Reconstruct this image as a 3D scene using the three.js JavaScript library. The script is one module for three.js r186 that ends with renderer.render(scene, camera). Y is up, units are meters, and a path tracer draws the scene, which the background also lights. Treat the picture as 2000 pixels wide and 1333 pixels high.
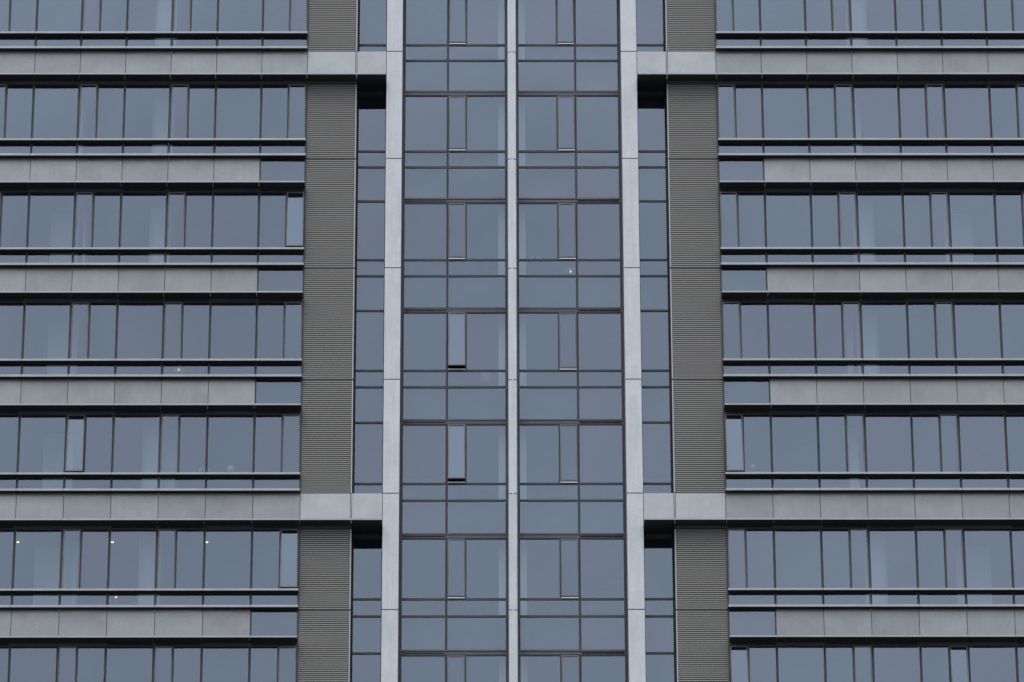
import * as THREE from 'three';
import { mergeGeometries } from 'three/addons/utils/BufferGeometryUtils.js';
import { ImprovedNoise } from 'three/addons/math/ImprovedNoise.js';

// ---------- camera, sky, sun, exposure ----------
const scene = new THREE.Scene();
const renderer = new THREE.WebGLRenderer({ antialias: true });
renderer.setSize(1024, 682);
renderer.toneMapping = THREE.LinearToneMapping;
renderer.toneMappingExposure = 1.0;
renderer.shadowMap.enabled = true;

const camera = new THREE.PerspectiveCamera(8.537, 1024 / 682, 1, 3000);
camera.rotation.order = 'YXZ';
camera.position.set(-0.778, 1.6, 135.42);
camera.rotation.set(THREE.MathUtils.degToRad(22.992), THREE.MathUtils.degToRad(-0.3226), THREE.MathUtils.degToRad(-0.157));
scene.add(camera);

let seed = 20240607;
const rnd = () => { seed = (seed * 1664525 + 1013904223) >>> 0; return seed / 4294967296; };
const R = (a, b) => a + (b - a) * rnd();
const noise = new ImprovedNoise();
const fbm = (x, y, z, n = 4) => { let s = 0, a = 0.5, f = 1; for (let i = 0; i < n; i++) { s += a * noise.noise(x * f, y * f, z + 7.3 * i); a *= 0.5; f *= 2.03; } return s; };

const ZENITH = 3.0;                        // radiance of the overcast sky overhead
{
  const w = 1024, h = 512, px = new Float32Array(w * h * 4);
  for (let j = 0; j < h; j++) for (let i = 0; i < w; i++) {
    const el = ((j + 0.5) / h - 0.5) * Math.PI, az = ((i + 0.5) / w) * 2 * Math.PI;
    const c = Math.cos(el), d = [c * Math.cos(az), Math.sin(el), c * Math.sin(az)];
    let L = ZENITH * (1 + 2 * Math.max(0, d[1])) / 3;
    L *= 1 + 0.30 * fbm(d[0] * 5, d[1] * 9, d[2] * 5, 5);
    if (d[1] < 0) L = ZENITH / 3 * Math.max(0.25, 1 + d[1] * 6);
    const k = (j * w + i) * 4;
    px[k] = L * 0.895; px[k + 1] = L * 0.985; px[k + 2] = L * 1.125; px[k + 3] = 1;
  }
  const sky = new THREE.DataTexture(px, w, h, THREE.RGBAFormat, THREE.FloatType);
  sky.mapping = THREE.EquirectangularReflectionMapping;
  sky.magFilter = THREE.LinearFilter; sky.needsUpdate = true;
  scene.background = sky; scene.environment = sky;
}
const sun = new THREE.DirectionalLight(0xfff4e6, 0.6);
sun.position.set(-30, 68 + 75, 60); sun.target.position.set(0, 62, 0);
sun.castShadow = true; sun.shadow.radius = 45; sun.shadow.mapSize.set(2048, 2048);
Object.assign(sun.shadow.camera, { left: -30, right: 30, top: 30, bottom: -30, near: 1, far: 300 });
scene.add(sun, sun.target);

// ---------- measures of the facade (metres) ----------
const Y0 = 68.37;            // underside of the upper projecting beam above the ground
const F = 3.9144;            // storey height
const B = 1.5, W = 6.75;     // window bay; edge of the wings
const LI = 5.113;            // inner edge of the louvre strip
const PO = 4.137, PI_ = 3.609, CP = 0.142;   // piers
const ZR = -0.79;            // plane of the set-back glazing
const NB = 8, K0 = -1, K1 = 5;

// ---------- materials ----------
function tex(w, h, fn, rep = 1, srgb = true) {
  const d = new Uint8Array(w * h * 4);
  for (let j = 0; j < h; j++) for (let i = 0; i < w; i++) { const c = fn(i / w, j / h); const k = (j * w + i) * 4; for (let q = 0; q < 3; q++) d[k + q] = Math.max(0, Math.min(255, 255 * c[q])); d[k + 3] = 255; }
  const t = new THREE.DataTexture(d, w, h); t.wrapS = t.wrapT = THREE.RepeatWrapping; t.repeat.set(rep, rep);
  t.magFilter = THREE.LinearFilter; t.minFilter = THREE.LinearMipmapLinearFilter; t.generateMipmaps = true;
  if (srgb) t.colorSpace = THREE.SRGBColorSpace; t.needsUpdate = true; return t;
}
// tileable fbm on a torus-free blend
const tile = (u, v, s, z) => { const f = (a, b) => fbm(a * s, b * s, z, 3); const wu = u, wv = v; return (1 - wu) * (1 - wv) * f(u, v) + wu * (1 - wv) * f(u - 1, v) + (1 - wu) * wv * f(u, v - 1) + wu * wv * f(u - 1, v - 1); };
const grain = (n) => { const a = new Float32Array(n * n); for (let i = 0; i < n * n; i++) a[i] = rnd() - 0.5; return (u, v) => a[(Math.floor(v * n) % n) * n + Math.floor(u * n) % n]; };
const gA = grain(170), gB = grain(256);
const panelMap = tex(512, 512, (u, v) => {         // coated metal, its cloudy reflections painted in as soft blotches; 6 m a side
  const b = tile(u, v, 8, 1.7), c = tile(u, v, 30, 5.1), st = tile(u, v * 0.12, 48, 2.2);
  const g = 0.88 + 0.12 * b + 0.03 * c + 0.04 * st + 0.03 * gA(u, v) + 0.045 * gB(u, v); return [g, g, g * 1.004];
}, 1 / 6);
const pierMap = tex(512, 512, (u, v) => {          // with faint rain streaks
  const b = tile(u, v, 6, 3.3), st = tile(u, v * 0.06, 70, 9.2), c = tile(u, v, 26, 6.1);
  const g = 0.90 + 0.09 * b + 0.08 * st + 0.04 * c + 0.03 * gA(u, v) + 0.04 * gB(u, v); return [g, g, g * 1.002];
}, 1 / 6);
const roughMap = tex(256, 256, (u, v) => { const b = tile(u, v, 8, 8.8); const g = 0.75 + 0.5 * b; return [g, g, g]; }, 1 / 6, false);
const dirtMap = tex(256, 256, (u, v) => { const b = tile(u, v, 10, 4.4); const g = 0.85 + 0.35 * b + 0.08 * (rnd() - 0.5); return [g, g, g]; }, 1 / 3);
const lin = (r, g, b) => new THREE.Color().setRGB(r, g, b);
const std = (r, g, b, o = {}) => new THREE.MeshStandardMaterial({ color: lin(r, g, b), roughness: 0.6, ...o });
const M = {
  pier: std(0.475, 0.473, 0.465, { map: pierMap, roughness: 0.5, metalness: 0.15, roughnessMap: roughMap }),
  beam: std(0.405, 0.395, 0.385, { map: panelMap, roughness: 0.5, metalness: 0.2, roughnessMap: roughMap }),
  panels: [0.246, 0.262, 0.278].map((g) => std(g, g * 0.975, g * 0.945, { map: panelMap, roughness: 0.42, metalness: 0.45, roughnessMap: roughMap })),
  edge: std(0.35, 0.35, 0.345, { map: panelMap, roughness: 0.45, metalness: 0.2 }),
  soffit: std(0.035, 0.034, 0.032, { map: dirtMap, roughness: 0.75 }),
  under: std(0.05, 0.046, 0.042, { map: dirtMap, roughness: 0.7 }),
  frame: std(0.017, 0.017, 0.020, { roughness: 0.5, map: dirtMap }),
  rail: std(0.06, 0.057, 0.058, { roughness: 0.5, map: dirtMap }),
  sash: std(0.13, 0.128, 0.13, { roughness: 0.45, map: dirtMap }),
  sill: std(0.50, 0.50, 0.51, { roughness: 0.45, metalness: 0.2 }),
  dark: std(0.012, 0.012, 0.013, { roughness: 0.8 }),
  louvre: std(0.172, 0.159, 0.140, { roughness: 0.6, metalness: 0.1 }),
  trim: std(0.28, 0.275, 0.265, { roughness: 0.5, metalness: 0.2 }),
  inside: std(0.09, 0.09, 0.088, { roughness: 0.9, map: dirtMap }),
  white: std(0.76, 0.95, 0.97, { roughness: 0.9 }),
  concrete: std(0.20, 0.20, 0.19, { roughness: 0.9, map: dirtMap }),
};
const glassOf = (r, g, b) => new THREE.MeshPhysicalMaterial({ color: lin(0.010, 0.014, 0.020), roughness: 0, metalness: 0, transparent: true, opacity: 0.67, ior: 2.33, clearcoat: 1, clearcoatRoughness: 0, specularColor: lin(0.68 * r, 0.82 * g, 1.0 * b), side: THREE.DoubleSide });   // tinted, coated solar glass
M.glass = [glassOf(1, 1, 1), glassOf(1.04, 0.99, 1), glassOf(0.97, 1.005, 1)];

// ---------- geometry helpers ----------
function bx(x0, x1, y0, y1, z0, z1, uo = 0, vo = 0) {
  const g = new THREE.BoxGeometry(x1 - x0, y1 - y0, z1 - z0).translate((x0 + x1) / 2, (y0 + y1) / 2, (z0 + z1) / 2);
  const p = g.attributes.position, n = g.attributes.normal, uv = g.attributes.uv;
  for (let i = 0; i < p.count; i++) {
    const ax = Math.abs(n.getX(i)) > 0.5, ay = Math.abs(n.getY(i)) > 0.5;
    uv.setXY(i, (ax ? p.getZ(i) : p.getX(i)) + uo, (ay ? p.getZ(i) : p.getY(i)) + vo);
  }
  return g;
}
const cache = new Map();
const geo = (key, make) => { const k = JSON.stringify(key); if (!cache.has(k)) cache.set(k, make()); return cache.get(k); };
const merge = (a) => mergeGeometries(a);
const ring = (w, h, t, z0, z1) => geo(['ring', w.toFixed(4), h.toFixed(4), t, z0, z1], () => merge([        // open frame, origin at its lower left corner
  bx(0, w, 0, t, z0, z1), bx(0, w, h - t, h, z0, z1), bx(0, t, t, h - t, z0, z1), bx(w - t, w, t, h - t, z0, z1)]));
function put(name, g, m, parent, x = 0, y = 0, z = 0) {
  const o = new THREE.Mesh(g, m); o.name = name; o.position.set(x, y, z); o.castShadow = o.receiveShadow = true; parent.add(o); return o;
}
const solid = (name, m, parent, ...b) => put(name, bx(...b, R(0, 6), R(0, 6)), m, parent);
function sheet(w, h, v) {                         // a pane is never quite flat: it bows by a few millimetres
  const g = new THREE.PlaneGeometry(w, h, 6, 6), p = g.attributes.position, bow = [0.0024, -0.0018, 0.0012, -0.003][v] * Math.min(w, h, 1), q = [0.0010, -0.0014, 0.0016, 0.0008][v] * Math.min(w, h, 1);
  for (let i = 0; i < p.count; i++) { const a = p.getX(i) / w * 2, c = p.getY(i) / h * 2; p.setZ(i, bow * (1 - a * a) * (1 - c * c) + q * a * c * (1 - 0.5 * a * a)); }
  g.computeVertexNormals(); return g;
}
function pane(parent, w, h, x, y, z, wobble = 1) {
  const v = Math.floor(rnd() * 4), g = geo(['pane', w.toFixed(4), h.toFixed(4), v], () => sheet(w, h, v));
  const o = put('pane', g, M.glass[Math.floor(rnd() * 3)], parent, x + w / 2, y + h / 2, z);
  o.rotation.set(R(-1, 1) * 0.003 * wobble, R(-1, 1) * 0.003 * wobble, 0); return o;
}
function thing(name, label, category, x, y, z, group) {
  const o = new THREE.Group(); o.name = name; o.position.set(x, y, z); o.userData = { label, category }; if (group) o.userData.group = group; scene.add(o); return o;
}

// ---------- the ground ----------
{
  const g = new THREE.PlaneGeometry(1600, 1600).rotateX(-Math.PI / 2);
  const uv = g.attributes.uv; for (let i = 0; i < uv.count; i++) uv.setXY(i, uv.getX(i) * 1600, uv.getY(i) * 1600);
  const o = put('ground', g, std(0.09, 0.09, 0.088, { roughness: 0.95, map: dirtMap }), scene); o.userData.kind = 'structure';
}

// ---------- the tower ----------
const tower = thing('office_tower', 'grey office tower facade of blue glass windows, metal spandrel bands, louvre strips and pale piers', 'building', 0, 0, 0);

// frame, pane and (if any) a narrow top-hung sash; x0 < x1 in metres, sash given as 'left' / 'right' side of the bay
const FT = 0.032, GAP = 0.006, SW = 0.6;
function windowUnit(name, x0, x1, y0, y1, z, side, open = 0, silver = false) {
  x0 += GAP; x1 -= GAP; const w = x1 - x0, h = y1 - y0;
  const parts = [ring(w, h, FT, -0.06, 0.03)];
  let fx0 = x0, fx1 = x1, s0, s1;
  if (side) {
    if (side === 'left') { s0 = x0 + FT; s1 = s0 + SW - 0.05; fx0 = s1; } else { s1 = x1 - FT; s0 = s1 - SW + 0.05; fx1 = s0; }
    const mx = side === 'left' ? s1 - x0 : s0 - x0 - 0.05;       // post between the sash and the fixed light
    parts.push(bx(mx, mx + 0.05, FT, h - FT, -0.06, 0.03));
    if (side === 'left') fx0 = s1 + 0.05 - FT; else fx1 = s0 - 0.05 + FT;
  }
  const key = [name, w.toFixed(4), h.toFixed(4), side || ''];
  const o = put(name, side ? geo(key, () => merge(parts)) : parts[0], M.frame, tower, x0, y0, z);
  pane(o, fx1 - fx0 - 2 * FT, h - 2 * FT, fx0 - x0 + FT, FT, 0);
  if (side) {
    const sw = s1 - s0, lo = silver ? 0.05 : 0.0, sh = h - 2 * FT - lo;
    const hinge = new THREE.Matrix4().makeTranslation(0, -sh, 0);
    const sg = geo(['sash', sw.toFixed(4), sh.toFixed(4)], () => merge([ring(sw, sh, 0.034, -0.02, 0.05)]).applyMatrix4(hinge));
    const sa = put('sash', sg, M.sash, o, s0 - x0, h - FT, 0.022); sa.rotation.x = -open;
    const lip = geo(['sashlip', sw.toFixed(4), sh.toFixed(4)], () => merge([bx(0, sw, -sh - 0.012, -sh + 0.012, 0.052, 0.062)]));
    const pg = geo(['sashpane', sw.toFixed(4), sh.toFixed(4)], () => sheet(sw - 0.068, sh - 0.068, 0).translate(sw / 2, -sh / 2, 0.02));
    const sp = put('sash_pane', pg, M.glass[open ? 0 : Math.floor(rnd() * 3)], o, s0 - x0, h - FT, 0.022); sp.rotation.x = -open + R(-1, 1) * 0.002; sp.rotation.y = R(-1, 1) * 0.002;
    const sl = put('sash_rail', lip, M.sash, o, s0 - x0, h - FT, 0.022); sl.rotation.x = -open;
    if (silver) put('sill', geo(['sill', sw.toFixed(4)], () => bx(0, sw, 0, 0.03, 0.0, 0.07)), M.sill, o, s0 - x0, FT * 0.5, 0.0);
  }
  return o;
}
function rail(x0, x1, y0, y1, z0, z1, vents, n = 4) {            // head rail, with a row of vent openings where asked for
  if (!vents) return solid('head_rail', M.rail, tower, x0, x1, y0, y1, z0, z1);
  const h = y1 - y0, w = x1 - x0, t = h * vents, gs = [bx(x0, x1, y0, y0 + t, z0, z1), bx(x0, x1, y1 - t, y1, z0, z1)];
  for (let i = 0; i <= n; i++) { const c = x0 + (w * i) / n, a = Math.max(x0, c - (i % n ? 0.011 : 0.05)), b = Math.min(x1, c + (i % n ? 0.011 : 0.05)); gs.push(bx(a, b, y0 + t, y1 - t, z0, z1 - 0.004)); }
  const o = put('vent_grille', merge(gs), M.rail, tower);
  put('vent_opening', bx(x0, x1, y0 + t, y1 - t, z1 - 0.06, z1 - 0.03), M.dark, o);
  return o;
}

const OPEN_WING = { '1,-1,1': 0.095, '3,-1,5': 0.095, '3,1,1': 0.095, '4,-1,1': 0.09, '5,1,1': 0.095, '5,1,5': 0.095, '5,-1,1': 0.025, '2,-1,1': 0.02 };   // storey, wing, bay
const OPEN_MID = { '2,-1': 0.1, '3,-1': 0.1 };
// what stands just behind the glass, by storey and wing: round columns, cross walls
const NO_ROUND = new Set(['2,-1', '3,1', '5,-1', '5,1', '0,1']);
const BLADE = { '1,-1': [14.3, 15.2], '2,-1': [14.2, 15.15], '3,-1': [14.2, 15.15], '4,-1': [14.1, 15.3], '1,1': [14.3, 15.2], '4,1': [14.2, 15.3] };
const RETURN = { '0,-1': [14.25, 14.4], '1,-1': [14.0, 14.1], '3,-1': [10.85, 11.2], '0,1': [11.3, 11.6], '3,1': [10.85, 11.15], '2,1': [10.9, 11.1], '4,-1': [13.9, 14.05] };

for (let k = K0; k <= K1; k++) {
  const y = Y0 - k * F;                              // underside of the projecting soffit above this storey
  const lip = ((k % 4) + 4) % 4 === 0;               // this soffit belongs to a beam that runs across to the piers
  const beamBelow = (((k + 1) % 4) + 4) % 4 === 0;
  for (const s of [-1, 1]) {
    const span = (a, b) => (s < 0 ? [-b, -a] : [a, b]);
    for (let b = 1; b <= NB; b++) {
      const [xa, xb] = span(W + (b - 1) * B, W + b * B);
      const g = 0.005;
      // projecting soffit with its pale edge
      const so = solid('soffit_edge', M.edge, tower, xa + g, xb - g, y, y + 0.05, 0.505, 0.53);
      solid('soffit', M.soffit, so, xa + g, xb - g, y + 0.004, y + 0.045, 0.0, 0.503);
      // head rail and vents
      const vent = k >= 1 && [1, 3, 4, 7].includes(b);
      rail(xa + 0.004, xb - 0.004, y - 0.11, y - 0.003, -0.06, 0.05, vent ? 0.16 : 0);
      // main window
      const odd = b % 2 === 1;
      const side = odd ? ((b === 1) === (s < 0) ? 'right' : 'left') : null;
      windowUnit('window', xa, xb, y - 2.19, y - 0.112, 0, side, OPEN_WING[`${k},${s},${b}`] || 0);
      // upper ledge, low window, lower ledge
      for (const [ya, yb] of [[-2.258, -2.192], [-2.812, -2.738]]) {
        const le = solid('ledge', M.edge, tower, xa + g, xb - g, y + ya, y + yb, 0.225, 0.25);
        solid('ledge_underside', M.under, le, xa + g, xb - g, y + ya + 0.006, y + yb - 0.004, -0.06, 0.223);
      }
      windowUnit('low_window', xa, xb, y - 2.737, y - 2.259, 0, null);
      // spandrel
      const ya = y - F + 0.052, yb = y - 2.814;
      if (b === 1 && !beamBelow) windowUnit('spandrel_window', xa, xb, ya, yb, 0, null);
      else {
        const w = B - 0.018, h = yb - ya, pg = new THREE.PlaneGeometry(w, h, 16, 12), p = pg.attributes.position, uv = pg.attributes.uv, u0 = R(0, 6), v0 = R(0, 6), bow = R(-0.014, 0.003), lean = R(-0.004, 0.004), sway = R(-0.004, 0.004);
        for (let i = 0; i < p.count; i++) { const a = p.getX(i) / w * 2, c = p.getY(i) / h * 2; p.setZ(i, bow * (1 - a * a) * (1 - c * c) * (1 + 0.5 * a * sway / 0.004) + lean * a * (1 - a * a)); uv.setXY(i, p.getX(i) + u0, p.getY(i) + v0); }
        pg.computeVertexNormals();
        const full = merge([pg.translate((xa + xb) / 2, (ya + yb) / 2, 0.02), bx(xa + 0.009, xb - 0.009, ya, yb, -0.045, -0.002, u0, v0)]);
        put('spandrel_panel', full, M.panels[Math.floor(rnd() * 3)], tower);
      }
    }
    // ----- louvre strip -----
    {
      const [xa, xb] = span(LI, W);
      const yt = lip ? y - 0.112 : y + F - 2.822 + 0.0, yb = y - 2.80;   // from the joint (or the beam) above to the joint below
      const top = lip ? yt : y - 2.852 + F, h = top - yb, w = xb - xa;
      const inner = s < 0 ? [xb - 0.035, xb] : [xa, xa + 0.035], outer = s < 0 ? [xa, xa + 0.035] : [xb - 0.035, xb];
      const la = xa + 0.035, lb = xb - 0.035;
      if (!lip) solid('joint_rail', M.frame, tower, la, lb, top + 0.002, y - 2.802 + F, -0.12, -0.015);
      const fr = solid('louvre_panel', M.dark, tower, la, lb, yb, top, -0.12, -0.055);
      const n = Math.round(h / 0.0685), p = h / n, gs = [];
      const blade = geo(['blade', n, p.toFixed(5)], () => {
        const sh = new THREE.Shape([[0, 0], [0.030, 0.0], [0.030, 0.041], [0.0, 0.052]].map((q) => new THREE.Vector2(...q)));
        const all = []; for (let i = 0; i < n; i++) all.push(new THREE.ExtrudeGeometry(sh, { depth: lb - la, bevelEnabled: false }).rotateY(-Math.PI / 2).translate(lb - la, i * p + 0.009, -0.03));
        return merge(all);
      });
      const sl = put('louvre_slat', blade, M.louvre, fr, la, yb, 0); sl.userData.kind = 'stuff';
      solid('louvre_trim', M.trim, fr, inner[0], inner[1], yb, top, -0.12, 0.012);
      solid('louvre_trim', M.rail, fr, outer[0], outer[1], yb, top, -0.12, 0.006);
      if (lip) {
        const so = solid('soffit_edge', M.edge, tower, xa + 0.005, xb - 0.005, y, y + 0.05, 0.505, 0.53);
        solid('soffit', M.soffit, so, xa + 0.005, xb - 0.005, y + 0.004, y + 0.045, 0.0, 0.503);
        rail(xa + 0.004, xb - 0.004, y - 0.11, y - 0.003, -0.06, 0.05, 0);
      }
      if (beamBelow) {
        const e = s < 0 ? [xa + 0.009, xb - 0.050] : [xa + 0.050, xb - 0.009];
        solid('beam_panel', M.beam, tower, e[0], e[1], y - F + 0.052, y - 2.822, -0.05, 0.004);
        const t = s < 0 ? [xb - 0.032, xb - 0.006] : [xa + 0.006, xa + 0.032];
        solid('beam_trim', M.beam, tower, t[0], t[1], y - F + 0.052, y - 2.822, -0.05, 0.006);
      }
    }
    // ----- narrow set-back window between louvre strip and pier -----
    {
      const [xa, xb] = span(PO, LI);
      const top = lip ? -0.14 : -0.085;
      windowUnit('side_window', xa - (s > 0 ? 0.03 : -0.02) * 0, xb, y - 2.19, y + top, ZR, null);
      windowUnit('side_window', xa, xb, y - 2.765, y - 2.192, ZR, null);
      windowUnit('side_window', xa, xb, y - F - 0.083, y - 2.767, ZR, null);
      const j = s < 0 ? [xa - 0.0, xa + 0.055] : [xb - 0.055, xb];
      solid('jamb', M.dark, tower, j[0], j[1], y - F, y - 0.001, ZR - 0.05, ZR + 0.045);
      const r = s < 0 ? [xa - 0.05, xa - 0.002] : [xb + 0.002, xb + 0.05];
      solid('return_wall', M.frame, tower, r[0], r[1], y - F, y - 0.001, ZR - 0.05, -0.122);
      if (lip) {
        const so = solid('soffit_edge', M.edge, tower, xa + 0.005, xb - 0.005, y, y + 0.05, 0.505, 0.53);
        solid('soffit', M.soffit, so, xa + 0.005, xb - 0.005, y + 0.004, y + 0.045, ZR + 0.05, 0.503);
        rail(xa + 0.002, xb - 0.06, y - 0.135, y - 0.003, ZR - 0.05, ZR + 0.05, 0);
      }
      if (beamBelow) solid('beam_panel', M.beam, tower, xa + 0.012, xb - 0.012, y - F + 0.052, y - 2.822, ZR + 0.05, 0.006);
    }
    // ----- pier -----
    {
      const [xa, xb] = span(PI_, PO);
      solid('pier_panel', M.pier, tower, xa + 0.006, xb - 0.006, y - 2.80, y + F - 2.832, ZR - 0.05, 0.01);
    }
    // ----- set-back curtain wall between the piers -----
    {
      const z = ZR, [ja, jb] = span(PI_ - 0.055, PI_), [ka, kb] = span(CP, CP + 0.05);
      solid('jamb', M.frame, tower, ja, jb, y - F, y, z - 0.05, z + 0.06);
      solid('jamb', M.frame, tower, ka, kb, y - F, y, z - 0.05, z + 0.06);
      const a = CP + 0.05, m = 2.112, c = PI_ - 0.055;
      const [i0, i1] = span(a, m), [o0, o1] = span(m, c);
      // floor line rail: slim pale bar, groove, broad band
      for (const [u0, u1, out] of [[i0, i1, 0], [o0, o1, 1]]) {
        solid('floor_rail', M.sash, tower, u0, u1, y - 0.022, y - 0.002, z - 0.05, z + 0.06);
        rail(u0, u1, y - 0.14, y - 0.045, z - 0.06, z + 0.045, out && k >= 1 ? (s < 0 ? 0.3 : 0.18) : 0);
        solid('groove', M.dark, tower, u0, u1, y - 0.045, y - 0.022, z - 0.06, z - 0.01);
        windowUnit('curtain_window', u0, u1, y - 2.19, y - 0.142, z, out ? null : (s < 0 ? 'left' : 'right'), out ? 0 : OPEN_MID[`${k},${s}`] || 0, true);
        windowUnit('low_curtain_window', u0, u1, y - 2.765, y - 2.192, z, null);
        windowUnit('spandrel_glass', u0, u1, y - F + 0.0, y - 2.767, z, null);
      }
    }
  }
  // slim centre pier with a soft rounded nose
  {
    const y0 = y - 2.80, y1 = y + F - 2.830, sh = new THREE.Shape();
    sh.moveTo(-CP, 0); sh.lineTo(-CP, 0.70); sh.quadraticCurveTo(-CP, 0.745, -CP + 0.06, 0.75); sh.lineTo(CP - 0.06, 0.75); sh.quadraticCurveTo(CP, 0.745, CP, 0.70); sh.lineTo(CP, 0);
    const g = new THREE.ExtrudeGeometry(sh, { depth: y1 - y0, bevelEnabled: false, curveSegments: 6 }).rotateX(-Math.PI / 2);
    g.applyMatrix4(new THREE.Matrix4().makeScale(1, 1, -1)); g.index || 0;
    const gg = g.toNonIndexed ? (g.index ? g.toNonIndexed() : g) : g;      // the mirror turns faces over: swap two corners of each
    for (const nme of ['position', 'normal', 'uv']) { const at = gg.attributes[nme], n = at.itemSize, A = at.array; for (let t = 0; t < A.length; t += 3 * n) for (let q = 0; q < n; q++) { const h = A[t + n + q]; A[t + n + q] = A[t + 2 * n + q]; A[t + 2 * n + q] = h; } }
    const p = gg.attributes.position, uv = gg.attributes.uv, u0 = R(0, 6), v0 = R(0, 6); for (let i = 0; i < p.count; i++) uv.setXY(i, p.getX(i) + p.getZ(i) + u0, p.getY(i) + v0);
    gg.computeVertexNormals();
    const o = put('pier_panel', gg, M.pier, tower, 0, y0, ZR);
    put('joint_cover', bx(-0.035, 0.035, -0.033, 0.001, 0.70, 0.742), M.pier, o);
  }
  // rooms: floor slabs, columns, party wall behind the centre pier
  const fy = y - F + 0.005;
  for (const s of [-1, 1]) solid('floor_slab', M.inside, tower, s < 0 ? -(W + NB * B) : LI + 0.06, s < 0 ? -LI - 0.06 : W + NB * B, fy, y - 3.02, -6, -0.13);
  solid('floor_slab', M.inside, tower, -LI - 0.05, LI + 0.05, fy, y - 3.02, -6, ZR - 0.13);
  solid('upstand', M.inside, tower, -LI + 0.004, LI - 0.004, y - 3.018, y - 2.79, ZR - 0.23, ZR - 0.13);
  for (const s of [-1, 1]) solid('upstand', M.inside, tower, s < 0 ? -(W + NB * B) : W + 0.03, s < 0 ? -W - 0.03 : W + NB * B, y - 3.018, y - 2.83, -0.23, -0.13);
  for (const s of [-1, 1]) {
    const cx = (a, b) => (s < 0 ? [-b, -a] : [a, b]), key = `${k},${s}`;
    if (!NO_ROUND.has(key)) put('interior_column', geo(['col'], () => new THREE.CylinderGeometry(0.36, 0.36, 2.996, 28)), M.white, tower, s * 11.55, y - 1.502, -1.22);
    if (BLADE[key]) { const [a, b] = cx(...BLADE[key]); solid('partition', M.white, tower, a, b, y - 3.0, y - 0.002, -2.3, -1.95); }
    if (RETURN[key]) { const [a, b] = cx(...RETURN[key]); solid('partition', M.white, tower, a, b, y - 3.0, y - 0.002, -2.4, -1.5); }
    solid('louvre_backing', M.dark, tower, s < 0 ? -W - 0.02 : LI + 0.06, s < 0 ? -LI - 0.06 : W + 0.02, fy, y - 0.001, -0.32, -0.2);
  }
  solid('party_wall', M.white, tower, -0.45, 0.45, y - 3.0, y - 0.002, -2.2, -1.35);
}
// structure behind: core wall from the ground, roof slab over the rooms, end walls
solid('core_wall', M.concrete, tower, -(W + NB * B), W + NB * B, 0, Y0 + 30, -14, -6.01);
solid('floor_slab', M.inside, tower, -(W + NB * B), W + NB * B, Y0 - K0 * F + 0.05, Y0 - K0 * F + 0.4, -6, -0.13);
for (const s of [-1, 1]) solid('end_wall', M.concrete, tower, s < 0 ? -(W + NB * B) - 0.3 : W + NB * B + 0.002, s < 0 ? -(W + NB * B) - 0.002 : W + NB * B + 0.3, 0, Y0 + 30, -14, 0);

// ---------- lamps and plants in the rooms ----------
const glow = (r, g, b, e) => new THREE.MeshStandardMaterial({ color: lin(0.8, 0.75, 0.65), emissive: lin(r, g, b), emissiveIntensity: e, roughness: 0.6 });
const warm = glow(1.0, 0.68, 0.40, 1.9), bulbMat = glow(1.0, 0.68, 0.38, 1.9);
const lampWhite = std(0.85, 0.88, 0.88, { roughness: 0.5 }), brass = std(0.45, 0.36, 0.2, { metalness: 0.8, roughness: 0.35 }), redShade = std(0.5, 0.24, 0.19, { roughness: 0.8, side: THREE.DoubleSide });
const lathe = (pts, n = 24) => new THREE.LatheGeometry(pts.map((p) => new THREE.Vector2(...p)), n);
function bulbLight(parent, x, y, z, i) { const l = new THREE.PointLight(0xffb870, i); l.position.set(x, y, z); l.castShadow = true; parent.add(l); }
function downlight(x, y, z, label, group) {
  const t = thing('ceiling_downlight', label, 'ceiling light', x, y, z, group);
  put('bezel', lathe([[0.049, 0.0], [0.06, 0.0], [0.062, 0.02], [0.05, 0.03]]), M.sash, t, 0, -0.03, 0);
  put('lens', new THREE.CylinderGeometry(0.048, 0.048, 0.016, 24), warm, t, 0, -0.022, 0);
  bulbLight(t, 0, -0.06, 0, 0.15); return t;
}
downlight(-15.79, Y0 - 4 * F, -1.389, 'small lit warm ceiling light nearest the left edge of the photo, low left wing', 'ceiling lights behind the lower left windows');
downlight(-12.78, Y0 - 4 * F, -1.396, 'small lit warm ceiling light, middle one of three in the low left wing', 'ceiling lights behind the lower left windows').name = 'ceiling_downlight_001';
downlight(-9.768, Y0 - 4 * F, -1.402, 'lit warm ceiling light nearest the louvre strip among three in the low left wing', 'ceiling lights behind the lower left windows').name = 'ceiling_downlight_002';
function pendant(name, x, yb, z, ceil, label, mat, profile, lit) {
  const t = thing(name, label, 'pendant lamp', x, yb, z);
  const top = profile[profile.length - 1][1];
  put('lamp_shade', lathe([...profile, ...profile.slice().reverse().map(([r, h]) => [Math.max(0.004, r - 0.008), h])], 28), mat, t);
  put('cord', new THREE.CylinderGeometry(0.006, 0.006, ceil - yb - top - 0.02, 8), M.dark, t, 0, (ceil - yb + top - 0.02) / 2, 0);
  put('ceiling_cap', lathe([[0.002, -0.03], [0.05, -0.022], [0.055, 0]], 16), M.sash, t, 0, ceil - yb - 0.003, 0);
  if (lit) { put('bulb', new THREE.SphereGeometry(0.034, 16, 12), bulbMat, t, 0, 0.012, 0); bulbLight(t, 0, -0.06, 0, 0.02); }
  return t;
}
pendant('pendant_lamp', -10.9, 59.1, -2.5, Y0 - 2 * F, 'lit pendant lamp with reddish shade in a low left wing window', redShade, [[0.19, 0], [0.16, 0.07], [0.10, 0.19], [0.03, 0.24]], true);
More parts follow.
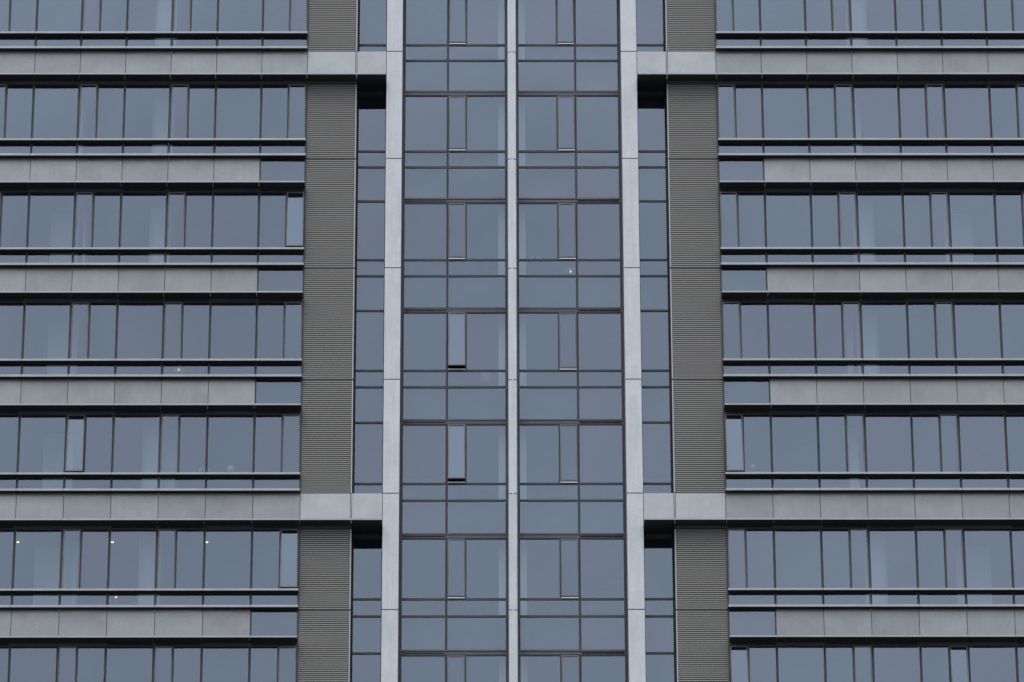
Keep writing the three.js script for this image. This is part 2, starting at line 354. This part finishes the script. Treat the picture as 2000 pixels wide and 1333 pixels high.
pendant('bowl_pendant_lamp', -0.82, 58.8, -3.0, Y0 - 2 * F, 'unlit white bowl pendant lamp behind the low window left of the slim centre pier', lampWhite, [[0.004, 0], [0.10, 0.02], [0.19, 0.10], [0.24, 0.24], [0.245, 0.33]], false);
{
  const t = thing('branching_lamp', 'white branching pendant lamp with one lit bulb right of the slim centre pier', 'pendant lamp', 1.93, 62.95, -3.5);
  const ceil = Y0 - F - 62.95;
  put('stem', new THREE.CylinderGeometry(0.01, 0.01, ceil - 0.16, 8), lampWhite, t, 0, (ceil + 0.16) / 2 - 0.002, 0);
  for (let i = 0; i < 7; i++) {
    const a = i * 0.9 + 0.3, r = R(0.16, 0.26), c = new THREE.CatmullRomCurve3([new THREE.Vector3(0, 0.16, 0), new THREE.Vector3(Math.cos(a) * r * 0.5, 0.2, Math.sin(a) * r * 0.5), new THREE.Vector3(Math.cos(a) * r, 0.06 + R(-0.05, 0.1), Math.sin(a) * r)]);
    put('branch', new THREE.TubeGeometry(c, 10, 0.013, 6), lampWhite, t);
  }
  put('bulb', new THREE.SphereGeometry(0.036, 16, 12), warm, t, 0.03, 0.09, 0.03);
  bulbLight(t, 0.03, 0.0, 0.09, 0.06);
}
function floorLamp(name, x, z, floor, hgt, label, head, lit) {
  const t = thing(name, label, 'floor lamp', x, floor, z);
  put('base', lathe([[0.002, 0.0], [0.15, 0.0], [0.15, 0.015], [0.02, 0.03], [0.002, 0.032]]), M.sash, t);
  put('pole', new THREE.CylinderGeometry(0.011, 0.011, hgt - 0.06, 10), M.sash, t, 0, hgt / 2, 0);
  head(t, hgt); if (lit) bulbLight(t, 0, hgt - 0.1, 0.08, 0.08); return t;
}
const room = (k) => Y0 - k * F - 3.02;
floorLamp('floor_lamp', -12.59, -1.2, room(4), 1.063, 'slim floor lamp with a tiny lit warm head in a low left wing window', (t, h) => { put('lamp_shade', lathe([[0.075, 0.02], [0.05, 0.09], [0.012, 0.10]], 20), brass, t, 0, h - 0.02, 0); put('bulb', new THREE.SphereGeometry(0.034, 16, 12), warm, t, 0, h, 0); }, true);
floorLamp('globe_floor_lamp', -9.02, -0.7, room(3), 1.31, 'white globe lamp showing low in a left wing window above the lower ledge', (t, h) => put('globe', new THREE.SphereGeometry(0.125, 24, 18), lampWhite, t, 0, h, 0), false);
floorLamp('cone_floor_lamp', 7.69, -0.7, room(3), 1.38, 'small white cone shaded lamp low in a right wing window beside an open sash', (t, h) => put('lamp_shade', lathe([[0.11, -0.06], [0.03, 0.09], [0.004, 0.10]], 24), lampWhite, t, 0, h, 0), false);
function plant(x, z, floor, hgt, spread, n, label) {
  const t = thing('potted_plant', label, 'plant', x, floor, z);
  put('pot', lathe([[0.002, 0], [0.13, 0], [0.17, 0.32], [0.155, 0.32], [0.14, 0.28], [0.002, 0.28]]), M.concrete, t);
  const st = [], fl = [];
  for (let i = 0; i < n; i++) {
    const a = R(0, 6.28), r = R(0.2, 1) * spread, h = hgt - R(0, 0.14);
    const c = new THREE.CatmullRomCurve3([new THREE.Vector3(0, 0.28, 0), new THREE.Vector3(Math.cos(a) * r * 0.3, h * 0.65, Math.sin(a) * r * 0.3), new THREE.Vector3(Math.cos(a) * r, h, Math.sin(a) * r)]);
    st.push(new THREE.TubeGeometry(c, 8, 0.006, 5));
    for (let q = 0; q < 5; q++) fl.push(new THREE.IcosahedronGeometry(R(0.022, 0.038), 0).scale(1, 0.6, 1).translate(Math.cos(a) * r + R(-0.04, 0.04), h + R(-0.03, 0.04), Math.sin(a) * r + R(-0.04, 0.04)));
  }
  put('stems', merge(st), std(0.06, 0.10, 0.04), t).name = 'stem';
  put('blossom', merge(fl), lampWhite, t); return t;
}
plant(-9.9, -0.6, room(3), 1.3, 0.22, 9, 'white flowering potted plant left of the globe lamp, low in a left wing window');
plant(0.75, -1.6, room(1), 1.33, 0.2, 7, 'white flowering potted plant low in a window just right of the slim centre pier').name = 'potted_plant_001';

renderer.render(scene, camera);
